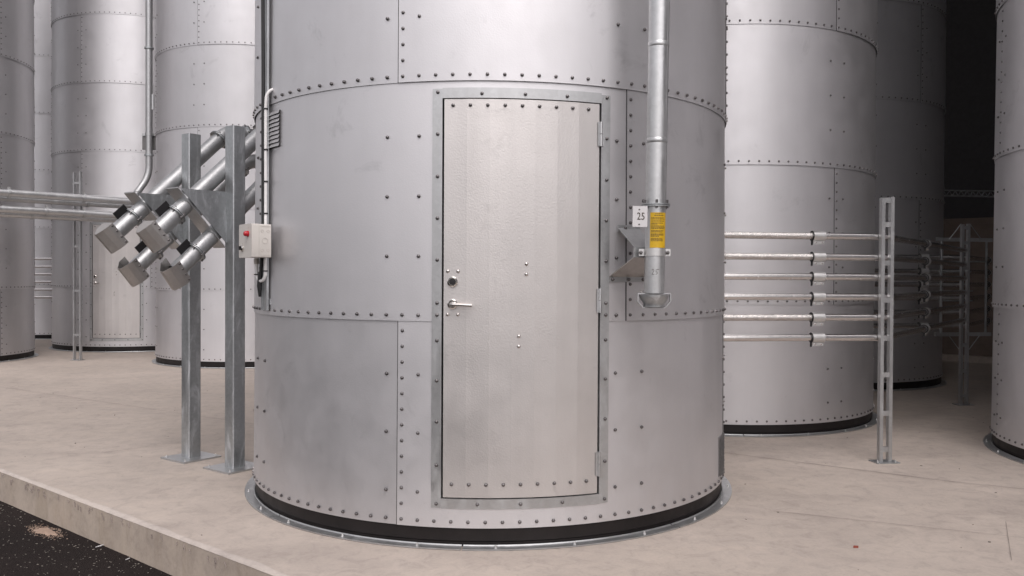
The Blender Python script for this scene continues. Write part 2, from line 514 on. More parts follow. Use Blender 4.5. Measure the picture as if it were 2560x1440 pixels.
def sheet_mesh(z0, z1, a0=0.0, cut=None):
    """one curved sheet 90 degrees wide, lower edge proud, upper edge tucked in, left edge proud"""
    m = MB(); th = 0.003; lapz = 0.05; d = 0.0038
    azs = [a0 + i * 3.0 for i in range(31)] + [a0 + 91.2]
    zs = [z0, z0 + (z1 - z0) * 0.5, z1, z1 + lapz]
    if cut:
        azs = sorted(set([x for x in azs if not (abs(x - cut[0]) < 0.7 or abs(x - cut[1]) < 0.7)] + [cut[0], cut[1]]))
        zs = sorted(set(zs + [z for z in (cut[2], cut[3]) if z0 < z < z1 + lapz]))
    na, nz = len(azs), len(zs)
    V = []
    for z in zs:
        for x in azs:
            off = d * (1 - 2 * min(1, (z - z0) / (z1 - z0))) + 0.0022 * (1 - 2 * min(1, (x - a0) / 90.0))
            V.append(P(x, R + off, z))
    inner = []
    for v in V:
        r = Vector((v.x, v.y, 0)); inner.append(r * ((r.length - th) / r.length) + Vector((0, 0, v.z)))
    K = len(V); F = []; rim = []
    def solid(i, j):
        if i < 0 or j < 0 or i >= na - 1 or j >= nz - 1: return False
        if cut:
            xm, zm = (azs[i] + azs[i + 1]) / 2, (zs[j] + zs[j + 1]) / 2
            if cut[0] < xm < cut[1] and cut[2] < zm < cut[3]: return False
        return True
    for j in range(nz - 1):
        for i in range(na - 1):
            if not solid(i, j): continue
            q = (j * na + i, j * na + i + 1, (j + 1) * na + i + 1, (j + 1) * na + i)
            F.append(q); F.append(tuple(k + K for k in q[::-1]))
            if not solid(i - 1, j): F.append((q[0], q[3], q[3] + K, q[0] + K)); rim.append(len(F) - 1)
            if not solid(i + 1, j): F.append((q[2], q[1], q[1] + K, q[2] + K)); rim.append(len(F) - 1)
            if not solid(i, j - 1): F.append((q[1], q[0], q[0] + K, q[1] + K)); rim.append(len(F) - 1)
            if not solid(i, j + 1): F.append((q[3], q[2], q[2] + K, q[3] + K)); rim.append(len(F) - 1)
    m.add(V + inner, F)
    # bead of sealant along the proud vertical edge
    bv = []
    for z in (z0, z1):
        ro = R + d * (1 - 2 * (z - z0) / (z1 - z0)) + 0.0022 - 0.0006
        for x, rr_ in ((a0 - 0.15, R - 0.012), (a0 - 0.15, ro), (a0 - 0.002, ro), (a0 - 0.002, R - 0.012)):
            bv.append(P(x, rr_, z))
    rim += range(len(m.f), len(m.f) + 5)
    m.add(bv, [(0, 4, 5, 1), (1, 5, 6, 2), (2, 6, 7, 3), (0, 1, 2, 3), (7, 6, 5, 4)])
    me = m.mesh('sheet', 'sheet', 25)
    me.materials.append(M['seal'])
    for i in rim:
        me.polygons[i].material_index = 1
    return me

SH_LOW = sheet_mesh(HC, HB)
SH_STD = sheet_mesh(0.0, BAND)
# sheets carrying the door opening, cut in their own local azimuths
B0 = COL0 - LAP                  # lower sheet starts here
B1 = COL0 + 45 - LAP - 90        # second-band sheet starts here
SH_LOW_DOOR = sheet_mesh(HC, HB, 0.0, (OPEN[0] - B0, OPEN[1] - B0, OPEN[2], 9.0))
SH_STD_DOOR = sheet_mesh(0.0, BAND, 0.0, (OPEN[0] - B1, OPEN[1] - B1, -9.0, OPEN[3] - HB))

bb = MB()
bb.lathe([(0.0100, 0.0), (0.0100, 0.0016), (0.0076, 0.0020), (0.0076, 0.0080), (0.0052, 0.0098), (0.0, 0.0100)], 6, (0, 0, 0), (0, -1, 0))
BOLT_ME = bb.mesh('bolt', 'bolt', 40)
bb = MB()
bb.lathe([(0.0095, 0.0), (0.0080, 0.0040), (0.0045, 0.0066), (0.0, 0.0074)], 8, (0, 0, 0), (0, -1, 0))
RIVET_ME = bb.mesh('rivet', 'rivet', 60)

base_b = MB(); base_b.lathe([(R - 0.012, 0.0), (R - 0.012, 0.022), (R - 0.006, 0.03), (R - 0.006, HC + 0.02)], 96); BASE_ME = base_b.mesh('base_band', 'band', 30)
fl = MB()   # one of eight angle segments of the floor flange
k = 16; prof = [(R - 0.015, 0.002), (R + 0.058, 0.002), (R + 0.058, 0.008), (R + 0.004, 0.008), (R + 0.002, 0.013), (R - 0.002, 0.013)]
vs = []
for i in range(k + 1):
    for r, z in prof:
        vs.append(P(i * 44.7 / k, r, z))
q = len(prof)
fs = [(i * q + j, i * q + (j + 1) % q, (i + 1) * q + (j + 1) % q, (i + 1) * q + j) for i in range(k) for j in range(q)]
fs += [tuple(range(q))[::-1], tuple(range(k * q, (k + 1) * q))]
fl.add(vs, [f[::-1] for f in fs]); FLANGE_ME = fl.mesh('floor_flange', 'galv_light', 20)
fb = MB(); fb.lathe([(0.009, 0), (0.009, 0.003), (0.0055, 0.003), (0.0055, 0.012), (0.003, 0.014), (0.0, 0.014)], 8); ANCHOR_ME = fb.mesh('anchor_bolt', 'clamp', 40)
rf = MB(); zt = seam(NB); rf.lathe([(R + 0.03, zt - 0.03), (R + 0.03, zt), (0.18, zt + 0.62), (0.18, zt + 0.8), (0.0, zt + 0.8)], 64); ROOF_ME = rf.mesh('cone_roof', 'sheet', 30)
SIDE_ME = None

def bolt_spots(door):
    """(azimuth, z) of every screw on the shell"""
    out = []
    for k in range(NB):
        z = seam(k) + 0.030 if k else HC + 0.030
        for i in range(112):
            az = COL0 + i * STEP
            az = (az + 180) % 360 - 180
            if door and k == 1 and DOOR[0] - 0.6 < az < DOOR[1] + 0.6: continue
            out.append((az, z, k))
    for k in range(NB):
        zb = seam(k) + 0.030; H = seam(k + 1) - seam(k)
        first = COL0 + (0 if k % 2 == 0 else 45)
        n = 13 if k == 0 else 15
        for c in range(4):
            az = (first + 90 * c + 180) % 360 - 180
            for j in range(1, n):
                out.append((az, zb + H * j / n, k))
        rows = [H - 0.30, H - 0.60, H - 0.90] if k else [0.142, 0.437, 0.730]
        for c in range(8):
            for s in (-3.21, 3.21):
                az = (COL0 + 45 * c + s + 180) % 360 - 180
                for r in rows:
                    if door and k < 2 and DOOR[0] - 0.5 < az < DOOR[1] + 0.5: continue
                    out.append((az, zb + r, k))
    return out

def place(me, name, parent, az, r, z):
    return put(name, me, parent, P(az, r, z), (0, random.uniform(0, 6.28), rad(az)))

def proj_px(p):
    """pixel position in the photograph's frame, used only to choose which screws become objects"""
    q = Vector(p) - Vector((0, 0, EYE)); zz = q.dot(_f)
    if zz <= 0.1: return None
    return 1280 + 2122.1 * q.dot(_r) / zz, 720 - 2122.1 * q.dot(_u) / zz

def visible(c, p, others):
    t = Vector((p[0], p[1])); n2 = (t - Vector((c[0], c[1]))).normalized()
    if n2.dot(-t) < 0.02 * t.length: return False
    px = proj_px(p)
    if not px or not (-8 < px[0] < 2568 and -8 < px[1] < 1448): return False
    for oc in others:
        o = Vector(oc); d = t.normalized(); s = o.dot(d)
        if 0 < s < t.length and (o - d * s).length < R * 0.985: return False
    return True

ALL = {'main': (-0.1424, 5.7422), 'near_right': (2.084, 8.777), 'rear_right': (4.264, 11.778), 'far_right': (5.328, 6.300),
       'left_mid': (-4.168, 13.878), 'left_door': (-7.141, 16.381), 'far_left': (-9.353, 13.508), 'left_back': (-10.058, 19.259)}

def make_door(root):
    # frame strips
    def curved(a0, a1, z0, z1, r0, r1, name, mat='galv_light', parent=root, n=8):
        m = MB(); vs = []
        for i in range(n + 1):
            az = a0 + (a1 - a0) * i / n
            for r, z in ((r0, z0), (r1, z0), (r1, z1), (r0, z1)):
                vs.append(P(az, r, z))
        f = [(i * 4 + j, (i + 1) * 4 + j, (i + 1) * 4 + (j + 1) % 4, i * 4 + (j + 1) % 4) for i in range(n) for j in range(4)]
        f += [(0, 1, 2, 3), (n * 4 + 3, n * 4 + 2, n * 4 + 1, n * 4)]
        return m.add(vs, f).build(name, mat, parent, 30)
    r0, r1 = R - 0.012, R + 0.0095
    fr = []
    fr.append(curved(DOOR[0], OPEN[0] + 0.12, DOOR[2], DOOR[3], r0, r1, 'frame_strip', n=2))
    fr.append(curved(OPEN[1] - 0.12, DOOR[1], DOOR[2], DOOR[3] - 0.004, r0, r1, 'frame_strip', n=2))
    fr.append(curved(OPEN[0] + 0.13, OPEN[1] - 0.13, OPEN[3] - 0.004, DOOR[3] + 0.004, r0, r1 + 0.001, 'frame_strip'))
    fr.append(curved(OPEN[0] + 0.13, OPEN[1] - 0.13, DOOR[2] - 0.002, OPEN[2] + 0.004, r0, r1 + 0.001, 'frame_strip'))
    for az in (-8.6, 23.8):
        for z in (2.262, 2.055, 1.845, 1.638, 1.431, 1.217, 1.157, 1.030, 0.830, 0.625, 0.408, 0.215):
            place(BOLT_ME, 'bolt', fr[0 if az < 0 else 1], az, r1, z)
    for az in (-0.4, 7.6, 15.6):
        place(BOLT_ME, 'bolt', fr[2], az, r1 + 0.001, 2.253)
        place(BOLT_ME, 'bolt', fr[3], az - 0.5, r1 + 0.001, 0.217)
    # black sheet behind the gap, standing in for the silo's unlit inside
    curved(OPEN[0] - 0.4, OPEN[1] + 0.4, OPEN[2] - 0.01, OPEN[3] + 0.01, R - 0.075, R - 0.055, 'door_gap_shade', 'black', root)
    # leaf folded into seven flat facets
    m = MB(); a0, a1, z0, z1 = -7.38, 22.25, 0.248, 2.2275
    n = 7; rr = R + 0.006
    vs = [P(a0 + (a1 - a0) * i / n, rr, z) for z in (z0, z1) for i in range(n + 1)]
    vi = [P(a0 + (a1 - a0) * i / n, rr - 0.04, z) for z in (z0, z1) for i in range(n + 1)]
    K = 2 * (n + 1); f = []
    for i in range(n):
        f.append((i, i + 1, n + 2 + i, n + 1 + i)); f.append((K + i + 1, K + i, K + n + 1 + i, K + n + 2 + i))
        f.append((i + 1, i, K + i, K + i + 1)); f.append((n + 1 + i, n + 2 + i, K + n + 2 + i, K + n + 1 + i))
    f.append((0, n + 1, K + n + 1, K)); f.append((2 * n + 1, n, K + n, K + 2 * n + 1))
    m.add(vs + vi, f)
    door = m.build('door', 'door', root, 0)
    door['label'] = 'curved embossed steel access door with lever handle'
    rd = rr + 0.0005
    for i in range(9):
        place(BOLT_ME, 'bolt', door, -5.75 + i * STEP, rd, 2.197)
        place(BOLT_ME, 'bolt', door, -5.75 + i * STEP, rd, 0.314)
    for az, z in ((-6.6, 1.375), (-4.7, 1.375), (-6.6, 1.160), (-4.7, 1.160), (8.0, 1.413), (8.0, 1.362), (6.65, 1.054), (6.65, 1.003)):
        place(RIVET_ME, 'rivet', door, az, rd, z)
    m = MB(); m.lathe([(0.026, 0), (0.026, 0.008), (0.021, 0.012), (0.019, 0.006), (0.012, 0.006), (0.012, 0.010), (0, 0.010)], 20, (0, 0, 0), (0, -1, 0))
    o = m.build('lock', 'chrome', door); mk = MB(); mk.lathe([(0.0165, 0.0068), (0.0165, 0.0078), (0, 0.0082)], 16, (0, 0, 0), (0, -1, 0)); lk_ = mk.build('lock_core', 'black', door); lk_.location = P(-5.7, rd + 0.003, 1.323); lk_.rotation_euler = (0, 0, rad(-5.7)); o.location = P(-5.7, rd, 1.323); o.rotation_euler = (0, 0, rad(-5.7))
    m = MB(); m.lathe([(0.025, 0), (0.025, 0.006), (0.020, 0.010), (0.011, 0.010), (0.010, 0.03), (0, 0.03)], 20, (0, 0, 0), (0, -1, 0))
    m.tube(fillet([(0, -0.02, 0), (0, -0.052, 0), (0.105, -0.050, -0.004)], 0.012), 0.0085, 10)
    o = m.build('handle', 'chrome', door); o.location = P(-5.7, rd, 1.212); o.rotation_euler = (0, 0, rad(-5.7))
    for z in (2.075, 1.230, 0.397):
        m = MB()
        m.tube([(0, 0, -0.062), (0, 0, -0.002)], 0.0095, 10); m.tube([(0, 0, 0.002), (0, 0, 0.062)], 0.0095, 10)
        m.box(-0.018, 0.0, -0.002, 0.003, -0.06, 0.06); m.box(0.0, 0.016, -0.003, 0.002, -0.06, 0.06)
        o = m.build('hinge', 'galv_light', door); o.location = P(22.5, R + 0.012, z); o.rotation_euler = (0, 0, rad(22.7))

def make_vent(root, a0, a1, z0, z1, n, dark=False):
    m = MB(); vs = []
    for i in range(5):
        az = a0 + (a1 - a0) * i / 4
        for r, z in ((R - 0.01, z0), (R + 0.0066, z0), (R + 0.0066, z1), (R - 0.01, z1)):
            vs.append(P(az, r, z))
    f = [(i * 4 + j, (i + 1) * 4 + j, (i + 1) * 4 + (j + 1) % 4, i * 4 + (j + 1) % 4) for i in range(4) for j in range(4)] + [(0, 1, 2, 3), (19, 18, 17, 16)]
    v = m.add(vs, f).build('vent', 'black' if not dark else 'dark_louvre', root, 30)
    for k in range(n):
        za = z0 + (z1 - z0) * k / n; zb = z0 + (z1 - z0) * (k + 0.97) / n
        mm = MB(); vs = []
        for i in range(5):
            az = a0 - 0.1 + (a1 - a0 + 0.2) * i / 4
            vs += [P(az, R + 0.014, za + 0.0035), P(az, R + 0.0075, zb), P(az, R + 0.0065, zb), P(az, R + 0.0125, za + 0.0035)]
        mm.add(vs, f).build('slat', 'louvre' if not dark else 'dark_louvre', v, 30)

def make_silo(key, label, door=False, objects=False, bands=NB):
    c = ALL[key]
    root = thing('silo', label, 'silo', (c[0], c[1], 0), 0, 'riveted steel silos standing on the slab')
    for k in range(bands):
        start = B0 if k % 2 == 0 else B0 + 45
        for s in range(4):
            az = start + 90 * s
            me = SH_LOW if k == 0 else SH_STD
            if door and k == 0 and s == 0: me = SH_LOW_DOOR
            if door and k == 1 and s == 3: me = SH_STD_DOOR
            put('sheet', me, root, (0, 0, 0 if k == 0 else seam(k)), (0, 0, rad(az)))
    put('base_band', BASE_ME, root)
    for s in range(8):
        f = put('floor_flange', FLANGE_ME, root, (0, 0, 0.0004 * (s % 2)), (0, 0, rad(COL0 + 12 + s * 45)))
        for j in range(3):
            put('anchor_bolt', ANCHOR_ME, f, P(6 + 15.5 * j + random.uniform(-1, 1), R + 0.034, 0.008), (0, 0, random.random()))
    put('cone_roof', ROOF_ME, root)
    near = Vector(c).length
    others = [o for n_, o in ALL.items() if n_ != key and Vector(o).length < near]
    rest = MB(); cnt = 0
    for az, z, k in bolt_spots(door):
        if k >= bands: continue
        zf = min(1, max(0, (z - seam(k)) / (seam(k + 1) - seam(k))))
        r = R + 0.0042 - 0.0076 * zf
        w = P(az, r, z) + Vector((c[0], c[1], 0))
        vis = visible(c, w, others)
        if objects and vis and cnt < 296:
            place(BOLT_ME, 'bolt', root, az, r, z); cnt += 1
        elif z < 8.0 and (vis or cos(rad(az)) > -0.25):
            rm_ = Matrix.Translation(P(az, r, z)) @ Matrix.Rotation(rad(az), 4, 'Z')
            rest.add([rm_ @ Vector(v.co) for v in BOLT_ME.vertices], [tuple(p.vertices) for p in BOLT_ME.polygons])
    o = rest.build('bolt_rows', 'bolt', root, 40); o['kind'] = 'stuff'
    if door: make_door(root)
    return root

main = make_silo('main', 'nearest big steel silo in the middle with a tall riveted door', True, True)
make_vent(main, -55.4, -48.9, 2.068, 2.272, 9)
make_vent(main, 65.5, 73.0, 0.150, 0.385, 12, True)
make_silo('near_right', 'brightly lit steel silo just right of the door silo, behind the stainless tubes', False, True)
make_silo('rear_right', 'dark steel silo in deep shade behind the ladder-like tube post')
make_silo('far_right', 'grey steel silo cut off by the right edge of the picture', False, True)
make_silo('left_mid', 'pale steel silo behind the two galvanised posts and discharge chutes')
make_silo('left_door', 'distant steel silo on the left with a closed narrow door', True)
make_silo('far_left', 'grey steel silo cut off by the left edge of the picture')
make_silo('left_back', 'farthest steel silo, a narrow strip between two silos on the left')
MC = Vector((ALL['main'][0], ALL['main'][1], 0))

# ------------------------------------------------------------------ discharge chutes on two posts
AZ = rad(36.5)
A = Vector((sin(AZ), cos(AZ), 0)); NN = Vector((cos(AZ), -sin(AZ), 0)); UP = Vector((0, 0, 1))
def L(a, n, z):
    return A * a + NN * n + UP * z
PN = -0.100; PR = 0.0565
SLP = rad(42.6)
DD = A * -cos(SLP) + UP * -sin(SLP)
EE = A * -sin(SLP) + UP * cos(SLP)

def make_post(name_label, loc, h, web):
    root = thing('steel_post', name_label, 'post', loc, 0, 'square galvanised posts carrying the chutes')
    m = MB(); b = 0.05; ch = 0.006
    ring = [(-b, -b + ch), (-b + ch, -b), (b - ch, -b), (b, -b + ch), (b, b - ch), (b - ch, b), (-b + ch, b), (-b, b - ch)]
    m.prism([L(x, y, 0.012) for x, y in ring], (0, 0, h - 0.012))
    m.build('shaft', 'galv', root, 30)
    m = MB(); m.obox((0, 0, 0.006), A * 0.155, NN * 0.150, UP * 0.006); pl = m.build('base_plate', 'galv_light', root, 30)
    for x in (-0.125, 0.125):
        for y in (-0.12, 0.12):
            put('anchor_bolt', ANCHOR_ME, pl, L(x, y, 0.012))
    # bracket: web plate with inclined flange the pipes pass through
    br = MB(); br.prism([L(-0.400, -0.034, 1.925), L(-0.05, -0.034, 1.932), L(-0.05, -0.034, 1.575)], NN * 0.005)
    w = br.build('bracket_web', 'galv', root, 30)
    m = MB()
    p0, p1 = Vector((-0.415, 1.930)), Vector((-0.050, 1.545))
    m.prism([L(p0.x, -0.034, p0.y), L(p1.x, -0.034, p1.y), L(p1.x, -0.175, p1.y), L(p0.x, -0.175, p0.y)], DD * 0.005)
    m.prism([L(p0.x, -0.034, p0.y), L(p0.x, -0.175, p0.y), L(p0.x + 0.03, -0.175, p0.y + 0.004), L(p0.x + 0.03, -0.034, p0.y + 0.004)], UP * 0.004)
    m.build('bracket_flange', 'galv_light', root, 30)
    return root
P1 = Vector((-2.365, 6.257, 0)); P2 = Vector((-1.937, 5.938, 0))
make_post('square galvanised post farther from the big silo, left of the pair', P1, 2.384, 0)
make_post('square galvanised post right beside the big silo and its control box', P2, 2.387, 0)

hood_prof = [(0.066, -0.014), (0.066, 0.026), (0.050, 0.066), (0.022, 0.108), (-0.006, 0.108), (-0.066, 0.040), (-0.066, -0.014)]
def make_chute(label, base, end, elbow, back, twist=0.0, closed=True):
    """end and elbow are (along A, height); the pipe falls towards the yard"""
    root = thing('discharge_chute', label, 'chute', base, 0, 'sloping discharge chutes')
    pe = L(end[0], PN, end[1]); pb = L(elbow[0], PN, elbow[1])
    col = pe - DD * 0.185                        # flanged joint
    m = MB(); path = fillet([L(back, PN, elbow[1]), pb, col - DD * 0.004], 0.20, 8); m.tube(path, PR, 28, False); m.build('upper_pipe', 'pipe', root, 40)
    m = MB(); m.tube([col + DD * 0.004, pe + DD * 0.02], PR, 28, False); m.build('lower_pipe', 'pipe', root, 40)
    def ring(p, ax, name='joint_flange'):
        m = MB()
        for s in (-0.0075, 0.0025):
            m.lathe([(PR - 0.002, s), (PR + 0.020, s), (PR + 0.020, s + 0.005), (PR - 0.002, s + 0.005)], 28, p, ax)
        o = m.build(name, 'galv', root, 30)
        nx = ax.cross(NN).normalized(); ny = ax.cross(nx)
        mm = MB()
        for k in range(6):
            t = 2 * pi * (k + 0.3) / 6
            q = p + (nx * cos(t) + ny * sin(t)) * (PR + 0.014)
            mm.lathe([(0, -0.017), (0.0065, -0.017), (0.0065, 0.020), (0, 0.020)], 6, q, ax)
        b = mm.build('flange_bolts', 'bolt', o, 30); b['kind'] = 'stuff'
    ring(col, DD)
    t1 = pb + DD * 0.02; ring(pb + DD * 0.10, DD)
    ring(L(elbow[0] + 0.16, PN, elbow[1]), A)
    # black handle plate on the joint
    m = MB(); m.obox(col + DD * 0.050 + EE * (PR + 0.032) + NN * 0.012, DD * 0.052, EE * 0.026, NN * 0.004); m.build('black_tab', 'black', root, 30)
    # deflector hood: folded sheet trough, open at both ends
    ct, st = cos(twist), sin(twist)
    n2 = NN * ct - EE * st; e2 = EE * ct + NN * st
    m = MB(); half = 0.086; th = 0.003
    out = [pe + n2 * a_ + DD * b_ for a_, b_ in hood_prof]
    cen = pe + DD * 0.03
    k = len(out)
    inn = [p + (cen - p).normalized() * th for p in out]
    vs = [p + e2 * half for p in out] + [p - e2 * half for p in out] + [p + e2 * half for p in inn] + [p - e2 * half for p in inn]
    f = []
    for i in range(k - 1):
        f += [(i, i + 1, k + i + 1, k + i), (2 * k + i + 1, 2 * k + i, 3 * k + i, 3 * k + i + 1), (i + 1, i, 2 * k + i, 2 * k + i + 1), (k + i, k + i + 1, 3 * k + i + 1, 3 * k + i)]
    for i in (0, k - 1):
        f.append((i, k + i, 3 * k + i, 2 * k + i))
    if closed:
        f.append(tuple(range(k))[::-1]); f.append(tuple(range(k, 2 * k)))
    hood = m.add(vs, f).build('hood', 'hood', root, 10)
    for s in (-0.070, -0.025, 0.024, 0.070):
        mm = MB(); mm.lathe([(0.008, 0), (0.008, 0.003), (0.005, 0.006), (0, 0.006)], 8, pe + n2 * 0.066 + e2 * s + DD * 0.000, n2)
        mm.build('bolt', 'bolt', hood, 40)
    return root
make_chute('upper discharge chute with closed hood, farthest left of the four', P1, (-0.530, 1.632), (0.376, 2.465), 2.7)
make_chute('lower discharge chute hanging below the leftmost one', P1, (-0.372, 1.402), (0.570, 2.268), 2.7, rad(7), False)
make_chute('upper discharge chute passing in front of the left square post', P2, (-0.533, 1.630), (0.375, 2.465), 2.0)
make_chute('lower discharge chute whose hood shows its open end, in front of the left post', P2, (-0.380, 1.384), (0.582, 2.268), 2.0, rad(13), False)

# ------------------------------------------------------------------ control box, cables and cable rail on the big silo
def MP(az, r, z, t=0.0):
    """point by azimuth / radius on the big silo, shifted t along the tangent"""
    a_ = rad(az)
    return MC + Vector((sin(a_), -cos(a_), 0)) * r + Vector((cos(a_), sin(a_), 0)) * t + UP * z
def radial(az):
    a_ = rad(az); return Vector((sin(a_), -cos(a_), 0)), Vector((cos(a_), sin(a_), 0))
n_, t_ = radial(-55.2)
rail = thing('cable_rail', 'vertical galvanised cable rail running up the left side of the door silo', 'cable rail', MC + n_ * (R + 0.014) + UP * 1.15)
zc = 4.0
m = MB(); m.obox(UP * (zc - 0.0), t_ * 0.045, n_ * 0.002, UP * 4.0); m.build('back_plate', 'galv_light', rail, 30)
for s in (-1, 1):
    m = MB(); m.obox(t_ * 0.0445 * s + n_ * 0.006 + UP * zc, t_ * 0.0025, n_ * 0.006, UP * 4.0); m.build('side_lip', 'galv', rail, 30)
for k in range(9):
    m = MB(); m.obox(n_ * -0.012 + UP * (0.05 + 0.95 * k), t_ * 0.055, n_ * 0.008, UP * 0.015); m.build('rail_clip', 'galv', rail, 30)

wc = thing('white_conduit', 'white cable looping from a hole in the silo down behind the control box', 'cable', MP(-54.5, R + 0.03, 1.30))
o = wc.location.copy()
pth = fillet([MP(-52.6, R - 0.02, 2.408), MP(-52.8, R + 0.035, 2.395), MP(-53.2, R + 0.036, 2.29), MP(-53.2, R + 0.034, 1.35 + 0.0)], 0.06, 6)
m = MB(); m.tube([p - o for p in pth], 0.0085, 10); m.build('conduit', 'white_cable', wc, 50)
n5, t5 = radial(-54.9)
m = MB(); lp = fillet([MP(-53.2, R + 0.036, 1.44), MP(-53.2, R + 0.036, 1.318), MP(-56.6, R + 0.055, 1.318), MP(-56.6, R + 0.055, 1.46)], 0.045, 7)
m.tube([p - o for p in lp], 0.0095, 10); m.build('lower_loop', 'white_cable', wc, 50)
m = MB(); m.lathe([(0.016, 0), (0.016, 0.03), (0.011, 0.035)], 10, MP(-56.6, R + 0.055, 1.415) - o, UP); m.build('cable_gland', 'box_line', wc, 40)
for z in (2.29, 2.06, 1.88, 1.70):
    m = MB(); m.lathe([(0.0, -0.004), (0.013, -0.004), (0.013, 0.004), (0.0, 0.004)], 10, MP(-53.2, R + 0.035, z) - o, UP); m.build('cable_tie', 'black', wc, 40)
for q, z in ((-53.2, 1.375), (-56.6, 1.355)):
    m = MB(); m.lathe([(0.0, -0.003), (0.0145, -0.003), (0.0145, 0.003), (0.0, 0.003)], 10, MP(q, R + (0.036 if q > -56 else 0.055), z) - o, UP); m.build('cable_tie', 'black', wc, 40)

bc = thing('black_cable_bundle', 'pair of black cables running up the silo beside the white one', 'cable', MP(-57.0, R + 0.05, 1.24))
o = bc.location.copy()
for j, (dz, dt) in enumerate(((0.0, 0.0), (0.02, 0.013))):
    pth = [MP(-55.6, R + 0.030, 8.6, dt), MP(-55.8, R + 0.032, 3.2, dt), MP(-55.4, R + 0.031, 2.45, dt), MP(-55.4, R + 0.031, 2.0, dt), MP(-54.9, R + 0.034, 1.66, dt), MP(-55.0, R + 0.042, 1.44, dt * 0.6), MP(-55.4, R + 0.046, 1.30 + dz, dt * 0.5), MP(-55.5, R + 0.044, 1.245 + dz, dt * 0.5)]
    m = MB(); m.tube([p - o for p in pth], 0.0085, 8); m.build('cable', 'cable', bc, 50)
m = MB(); m.tube([MP(-55.4, R + 0.046, 1.37) - o, MP(-55.45, R + 0.048, 1.29) - o, MP(-55.5, R + 0.045, 1.228) - o], [0.010, 0.0145, 0.008], 10); m.build('cable_end', 'cable', bc, 50)

BA = -51.0
nb, tb = radial(BA)
cbx = thing('control_box', 'cream electrical control box with red lamp on the side of the door silo', 'control box', MP(BA, R + 0.045, 1.449, -0.046))
W2, DP, HT = 0.090, 0.112, 0.184
def bp(n, t, z):
    return nb * n + tb * t + UP * z
def rounded_box(m, c0, c1, rnd=0.006):
    (n0, t0, z0), (n1, t1, z1) = c0, c1
    pr = []
    for (cx, cz, a0) in ((t1 - rnd, z1 - rnd, 0), (t0 + rnd, z1 - rnd, 90), (t0 + rnd, z0 + rnd, 180), (t1 - rnd, z0 + rnd, 270)):
        for k in range(4):
            an = rad(a0 + 30 * k); pr.append((cx + rnd * cos(an), cz + rnd * sin(an)))
    m.prism([bp(n0, x, z) for x, z in pr], nb * (n1 - n0))
m = MB(); rounded_box(m, (0, -W2, 0), (DP * 0.62, W2, HT)); body = m.build('enclosure', 'box', cbx, 50)
m = MB(); rounded_box(m, (DP * 0.63, -W2 - 0.001, -0.001), (DP, W2 + 0.001, HT + 0.001)); lid = m.build('lid', 'box', cbx, 50)
# knock-outs on the side that faces the camera
for (x, z, r) in ((0.018, 0.145, 0.0085), (0.052, 0.145, 0.0085), (0.036, 0.092, 0.0165), (0.018, 0.040, 0.0085), (0.052, 0.040, 0.0085)):
    m = MB(); m.lathe([(r - 0.0022, 0.0004), (r - 0.0022, 0.0016), (r, 0.0016), (r, 0.0004)], 18, bp(x, W2, z), tb); m.build('knockout', 'box_line', body, 40)
m = MB(); m.obox(bp(0.035, W2 + 0.0006, HT - 0.013), nb * 0.028, tb * 0.0008, UP * 0.0009); m.obox(bp(0.035, W2 + 0.0006, 0.013), nb * 0.028, tb * 0.0008, UP * 0.0009); m.build('panel_line', 'box_line', body, 0)
m = MB(); m.lathe([(0.017, 0), (0.017, 0.004), (0.0145, 0.005), (0.0145, 0.018), (0.010, 0.024), (0.0, 0.025)], 16, bp(DP, 0.040, 0.130), nb); m.build('red_lamp', 'red', lid, 40)
m = MB(); m.lathe([(0.018, 0), (0.018, 0.006), (0.013, 0.010), (0.013, 0.004), (0.0, 0.004)], 16, bp(DP, -0.040, 0.052), nb); sw = m.build('switch', 'chrome', lid, 40)
m = MB(); m.obox(bp(DP + 0.012, -0.040, 0.052), nb * 0.010, tb * 0.003, UP * 0.011); m.build('switch_knob', 'black', sw, 30)
m = MB()
for (x, z) in ((0.046, 0.163), (0.018, 0.088), (-0.036, 0.078)):
    m.obox(bp(DP + 0.0006, x, z), nb * 0.0004, tb * 0.006, UP * 0.003)
m.build('printed_legend', 'box_line', lid, 0)

# ------------------------------------------------------------------ outlet pipe with number 25
DA = 28.6
nd, td = radial(DA)
PX = MC + nd * (R + 0.247)
pipe_r = 0.0495
PB = Vector((0.699, 4.183, 0))
op = thing('outlet_pipe', 'vertical galvanised outlet pipe with bell end right of the door', 'pipe', PB + UP * 1.20)
o = op.location.copy()
lean = Vector((0.011, 0.0, 1.0))
def pp(z): return lean * (z - 1.20)
m = MB(); m.tube([pp(1.708), pp(9.3)], pipe_r + 0.001, 32, False); up_ = m.build('upper_pipe', 'outlet', op, 40)
m = MB(); m.tube([pp(1.272), pp(1.700)], pipe_r, 32, False); lo_ = m.build('lower_pipe', 'outlet', op, 40)
for z in (2.02, 2.49):
    m = MB(); m.lathe([(pipe_r + 0.001, -0.012), (pipe_r + 0.0028, -0.008), (pipe_r + 0.0028, 0.008), (pipe_r + 0.001, 0.012)], 32, pp(z), lean); m.build('weld_sleeve', 'outlet', up_, 40)
for z in (1.697, 1.7055):
    m = MB(); m.lathe([(pipe_r - 0.003, 0), (pipe_r + 0.020, 0), (pipe_r + 0.020, 0.0055), (pipe_r - 0.003, 0.0055)], 32, pp(z), lean); m.build('joint_flange', 'galv', op, 30)
for k in range(6):
    t = rad(25 + 60 * k)
    m = MB(); m.lathe([(0, -0.016), (0.0065, -0.016), (0.0065, 0.024), (0, 0.024)], 6, pp(1.704) + Vector((cos(t), sin(t), 0)) * (pipe_r + 0.012), lean); m.build('bolt', 'bolt', op, 30)
